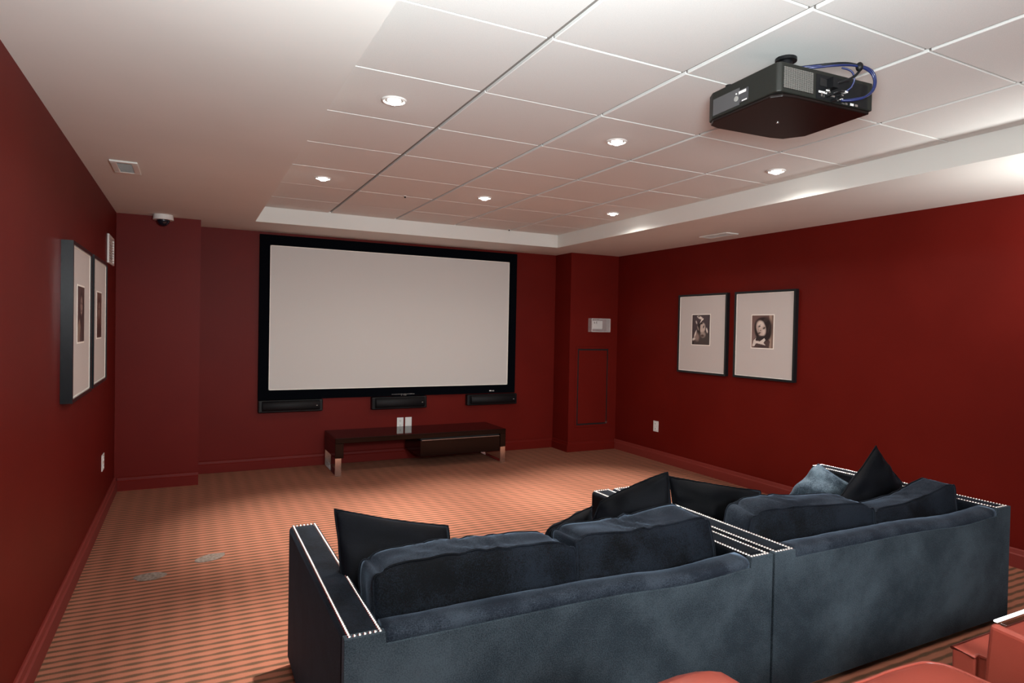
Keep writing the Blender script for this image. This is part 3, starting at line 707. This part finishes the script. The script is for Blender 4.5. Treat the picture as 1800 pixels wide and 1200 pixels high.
# ------------------------------------------------------------------ sofas
AH, SY, SYF, SZ = .598, 1.765, 2.875, .030
def sofa(x0, x1, label, nails, cushions, armw=(.118, .118)):
    t = thing('sofa', label, 'sofa', ((x0+x1)/2, SY, 0), 'navy velvet sofas')
    a0, a1 = x0+armw[0], x1-armw[1]
    for (p, q) in ((x0, a0), (a1, x1)):
        bm = bx(p, q, SY+.030, SYF, SZ, AH, .016, 3)
        obj('arm', bm, M['velvet'], t, False)
    # outside back: a flat panel running the full width, lower between the arms
    bm = bmesh.new()
    droop = lambda f: .002+.018*math.exp(-((f-.80)/.17)**2)
    top = [(x0, AH), (a0-.002, AH)]+[(a0+(a1-a0)*k/20, AH-droop(k/20)-.032) for k in range(0, 21)]+[(a1+.002, AH), (x1, AH)]
    prism(bm, [(x0, SZ), (x1, SZ)]+top[::-1], SY, SY+.0295, 'y', .0015, 1)
    obj('back_panel', bm, M['velvet_back'], t)
    # soft rolled top of the back
    n = 48; bm = bmesh.new(); rings = []
    for i in range(n+1):
        x = a0+.002+(a1-a0-.004)*i/n; ring = []
        for k in range(16):
            a = 2*PI*k/16
            ry, rz = .052, .030
            dr = droop(i/n)
            y = SY+.0575+ry*math.copysign(abs(math.cos(a))**.7, math.cos(a)); z = AH-.026-dr+rz*math.copysign(abs(math.sin(a))**.75, math.sin(a))
            nn = noise.noise(Vector((x*9, k*.7, x0)))*.0025+noise.noise(Vector((x*30, k*.5, 2)))*.001
            ring.append(bm.verts.new((x, y+nn, z+nn)))
        rings.append(ring)
    for i in range(n):
        for k in range(16): bm.faces.new((rings[i][k], rings[i][(k+1) % 16], rings[i+1][(k+1) % 16], rings[i+1][k]))
    bm.faces.new(rings[0]); bm.faces.new(rings[-1][::-1])
    obj('back_roll', bm, M['velvet_roll_lit_gusset'], t, True)
    obj('back_frame', bx(a0+.001, a1-.001, SY+.031, SY+.125, SZ+.01, AH-.085), M['velvet'], t)
    obj('seat_base', bx(a0+.001, a1-.001, SY+.126, SYF-.015, SZ+.01, .265, .01, 2), M['velvet'], t)
    mid = (a0+a1)/2
    for (p, q) in ((a0+.004, mid-.002), (mid+.002, a1-.004)):
        bm, loops = cushion_bm([(p, SY+.130, .268), (q, SY+.130, .268), (q, SYF-.01, .268), (p, SYF-.01, .268)], (0, 0, .115), puff=(.018, .0, .0), seed=p)
        o = obj('seat_cushion', bm, M['velvet_dark'], t, True)
    for cu in cushions:
        box_cushion('back_cushion', t, [M['velvet'], M['velvet_roll_lit_gusset']], cu[0], cu[1], gusset=1, **cu[2])  # paler velvet on the gussets paints in the light they catch from above
    # nailheads: rows of little domes along the arm tops
    for (na, nb) in nails:
        bm = bmesh.new(); pts = []
        for xx in (na, nb):
            m_ = 78
            for k in range(m_+1): pts.append((xx, 1.779+(2.862-1.779)*k/m_))
        for k in range(1, 6):
            pts.append((na+(nb-na)*k/6, 1.779)); pts.append((na+(nb-na)*k/6, 2.862))
        for (x, y) in pts:
            top = bm.verts.new((x, y, AH+.0046)); r1 = [bm.verts.new((x+.0042*math.cos(a*PI/3), y+.0042*math.sin(a*PI/3), AH+.0034)) for a in range(6)]
            r2 = [bm.verts.new((x+.0064*math.cos(a*PI/3), y+.0064*math.sin(a*PI/3), AH-.0005)) for a in range(6)]
            for a in range(6): bm.faces.new((top, r1[a], r1[(a+1) % 6])); bm.faces.new((r1[a], r2[a], r2[(a+1) % 6], r1[(a+1) % 6]))
        tag(obj('nailhead_trim', bm, M['nail'], t, True), 'silver nailheads along the arm top', kind='stuff')
    for x in (x0+.06, x1-.06):
        for y in (SY+.08, SYF-.08):
            bm = bmesh.new(); cyl(bm, (x, y, .016), .022, .032, 16, r2=.028); obj('leg', bm, M['blackplastic'], t)
    return t
s1 = sofa(.383, 2.040, 'navy velvet sofa on the left, its back to the camera, nailhead-trimmed arms', [(.399, .486), (1.938, 2.024)], [
    ([(.520, 1.915, .400), (1.235, 1.905, .400), (1.235, 1.955, .702), (.512, 1.965, .712)], [(0, .17, .0), (0, .17, 0), (0, .165, -.012), (0, .165, -.008)], dict(seed=1.3, puff=(.025, .012, .008), wr=.012, crease=.004)),
    ([(1.243, 1.905, .400), (1.905, 1.905, .400), (1.885, 1.960, .722), (1.243, 1.955, .722)], [(0, .17, 0), (0, .17, 0), (0, .165, .012), (0, .165, -.008)], dict(seed=4.1, puff=(.025, .004, .006), wr=.012, sag=.022, crease=.004))])
s2 = sofa(2.052, 3.768, 'navy velvet sofa on the right, its back to the camera, by the right wall', [(2.071, 2.160), (3.662, 3.748)], [
    ([(2.235, 2.080, .395), (2.925, 1.905, .395), (2.935, 1.960, .650), (2.315, 2.120, .640)], [(0, .20, 0), (0, .20, 0), (.0, .16, .010), (.03, .16, .016)], dict(seed=7.7, puff=(.030, .018, .012), wr=.012, crease=.006)),
    ([(2.955, 1.910, .395), (3.590, 1.905, .395), (3.615, 1.965, .700), (2.965, 1.975, .620)], [(0, .17, 0), (0, .17, 0), (-.01, .13, .012), (0, .13, -.01)], dict(seed=9.2, puff=(.026, .004, .010), wr=.010, sag=.030, crease=.004))])

G = 'dark velvet throw pillows on the sofas'
throw_pillow('black velvet throw pillow at the left end of the left sofa', [(.465, 2.20, .435), (.905, 2.17, .400), (.897, 2.33, .690), (.462, 2.32, .806)], .13, G, 1.0, pinch=.045)
throw_pillow('black velvet throw pillow with raised corner at the right end of the left sofa', [(1.55, 2.38, .44), (1.875, 2.17, .44), (1.888, 2.22, .838), (1.63, 2.36, .700)], .11, G, 2.0, pinch=-.05)
throw_pillow('black velvet throw pillow slumped low beside the raised one, left sofa', [(1.30, 2.36, .41), (1.66, 2.52, .41), (1.70, 2.53, .628), (1.385, 2.40, .592)], .10, G, 3.0, pinch=-.03)
throw_pillow('black velvet throw pillow spread wide against the left arm of the right sofa', [(2.19, 2.52, .45), (2.66, 2.30, .41), (2.620, 2.36, .650), (2.145, 2.52, .735)], .11, G, 4.0, pinch=.045)
throw_pillow('grey-blue creased velvet throw pillow at the far end of the right sofa', [(3.30, 2.80, .40), (3.36, 2.44, .40), (3.46, 2.46, .585), (3.45, 2.66, .665)], .17, G, 5.0, 'velvet_light', pinch=.02, wr=.016)
throw_pillow('black velvet throw pillow standing on its corner on the right sofa', [(3.12, 2.34, .49), (3.42, 2.24, .41), (3.70, 2.28, .600), (3.462, 2.30, .838)], .12, G, 6.0, pinch=.06)

# ------------------------------------------------------------------ red leather seats (bottom right)
# right armchair: cushion front wraps round the slanting arm front
t = thing('armchair', 'red leather armchair in the bottom right corner, tall side panel nearest', 'armchair', (2.66, .75, 0), 'red leather armchairs')
bm = bmesh.new(); prism(bm, [(1.122, .03), (1.086, .575), (.60, .545), (.20, .545), (.20, .03)], 2.212, 2.246, 'x', .014, 3); obj('arm', bm, M['leather'], t)
bm = bmesh.new(); prism(bm, [(1.122, .03), (1.086, .575), (.60, .545), (.20, .545), (.20, .03)], 3.105, 3.139, 'x', .014, 3); obj('arm', bm, M['leather'], t)
obj('seat_base', bx(2.249, 3.102, .20, 1.17, .05, .325, .012, 2), M['leather'], t)
tc = [(2.225, 1.128), (2.225, 1.198), (3.130, 1.198), (3.130, 1.128), (3.102, 1.128), (3.102, .36), (2.249, .36), (2.249, 1.128)]
def piped_slab(name, parent, poly, z0, z1, bev, r):
    bm = bmesh.new(); prism(bm, poly, z0, z1, bev=bev, seg=3); o = obj(name, bm, M['leather'], parent, False)
    def inset(p, i):
        cx_ = sum(q[0] for q in poly)/len(poly); cy_ = sum(q[1] for q in poly)/len(poly)
        return p
    b2 = bmesh.new()
    for z in (z0+.004, z1-.004): tube(b2, [(p[0], p[1], z) for p in poly], r, 8, True)
    obj('piping', b2, M['leather'], o, True)
    return o
piped_slab('seat_cushion', t, tc, .335, .450, .007, .0055)
bm, lp = cushion_bm([(2.32, .34, .452), (3.05, .34, .452), (3.04, .28, .90), (2.33, .28, .90)], (0, -.13, 0), puff=(.03, .02, .01), seed=2); obj('backrest', bm, M['leather'], t, True)
for x in (2.29, 3.06):
    for y in (.26, 1.06): obj('leg', bx(x-.02, x+.02, y-.02, y+.02, 0, .05), M['blackplastic'], t)
# left seat: puffy seat cushion and low rounded arm
t = thing('armchair', 'red leather armchair at the bottom edge with a puffy piped seat cushion', 'armchair', (1.6, .75, 0), 'red leather armchairs')
obj('seat_base', bx(1.302, 2.045, .20, 1.14, .05, .318, .012, 2), M['leather'], t)
box_cushion('seat_cushion', t, M['leather'], [(1.305, .35, .320), (2.060, .35, .320), (2.060, 1.165, .320), (1.305, 1.165, .320)], (0, 0, .142), pipe=.006, puff=(.030, .014, .012), n=36, seed=3, wr=.012)
bm = bmesh.new()
secs = []
for k in range(25):
    y = .20+(1.255-.20)*k/24; f = 1 if y < 1.155 else math.sqrt(max(.03, 1-((y-1.155)/.1015)**2))
    top = .50+.136*f; hw = .095+.070*f
    ring = []
    for a in range(24):
        ca, sa = math.cos(a*PI/12), math.sin(a*PI/12)
        z = (top-.12)+.12*max(0, sa)**.9 if sa > 0 else .05+(top-.17)*(1+sa)**.5
        ring.append(bm.verts.new((1.075+hw*math.copysign(abs(ca)**.7, ca), y, z)))
    secs.append(ring)
for k in range(24):
    for a in range(24): bm.faces.new((secs[k][a], secs[k][(a+1) % 24], secs[k+1][(a+1) % 24], secs[k+1][a]))
bm.faces.new(secs[0]); bm.faces.new(secs[-1][::-1])
obj('arm', bm, M['leather'], t, True)
bm, lp = cushion_bm([(1.31, .34, .445), (2.07, .34, .445), (2.05, .28, .86), (1.33, .28, .86)], (0, -.13, 0), puff=(.03, .02, .01), seed=5); obj('backrest', bm, M['leather'], t, True)
for x in (1.36, 2.03):
    for y in (.26, 1.08): obj('leg', bx(x-.02, x+.02, y-.02, y+.02, 0, .05), M['blackplastic'], t)
# low glass table whose near rim carries a lit strip
t = thing('side_table', 'low glass table with a glowing white edge strip, at the right frame edge', 'side table', (3.28, 1.33, 0))
tz = .300
obj('light_strip', bx(2.945, 3.60, 1.414, 1.430, tz-.004, tz+.004, .003, 2), emis('white_light_strip', (.95, 1, .98), 2.6), t)
bm = bmesh.new()
for a in ((2.945, 3.60, 1.226, 1.240), (2.945, 2.957, 1.240, 1.404), (3.588, 3.60, 1.240, 1.404)): box(bm, *a, tz-.018, tz, .0025, 2)
obj('rim', bm, M['chrome'], t)
obj('glass_top', bx(2.958, 3.587, 1.241, 1.404, tz-.012, tz-.004), M['glasspane'], t)
for x in (2.953, 3.592):
    for y in (1.235, 1.42): obj('leg', bx(x-.007, x+.007, y-.007, y+.007, 0, tz-.0185), M['chrome'], t)

# ------------------------------------------------------------------ grey patches on the carpet
def floor_patch(cx_, cy_, rx, ry, ang, seed, label):
    bm = bmesh.new(); n = 36; P = []
    for k in range(n):
        a = 2*PI*k/n; r = 1+.16*noise.noise(Vector((math.cos(a)*1.4+seed, math.sin(a)*1.4, seed)))+.05*noise.noise(Vector((math.cos(a)*6, math.sin(a)*6, seed)))
        x, y = rx*math.cos(a)*r, ry*math.sin(a)*r; P.append((cx_+x*math.cos(ang)-y*math.sin(ang), cy_+x*math.sin(ang)+y*math.cos(ang)))
    prism(bm, P, .0002, .004, bev=.0012, seg=1)
    tag(obj('floor_patch', bm, M['patch']), label, 'floor patch', 'grey patches on the carpet')
floor_patch(-.193, 4.212, .082, .058, .0, 2.0, 'round grey patch on the striped carpet, the one nearer the left wall')
floor_patch(.122, 4.400, .096, .055, .55, 5.0, 'elongated grey patch on the striped carpet, the one farther from the left wall')
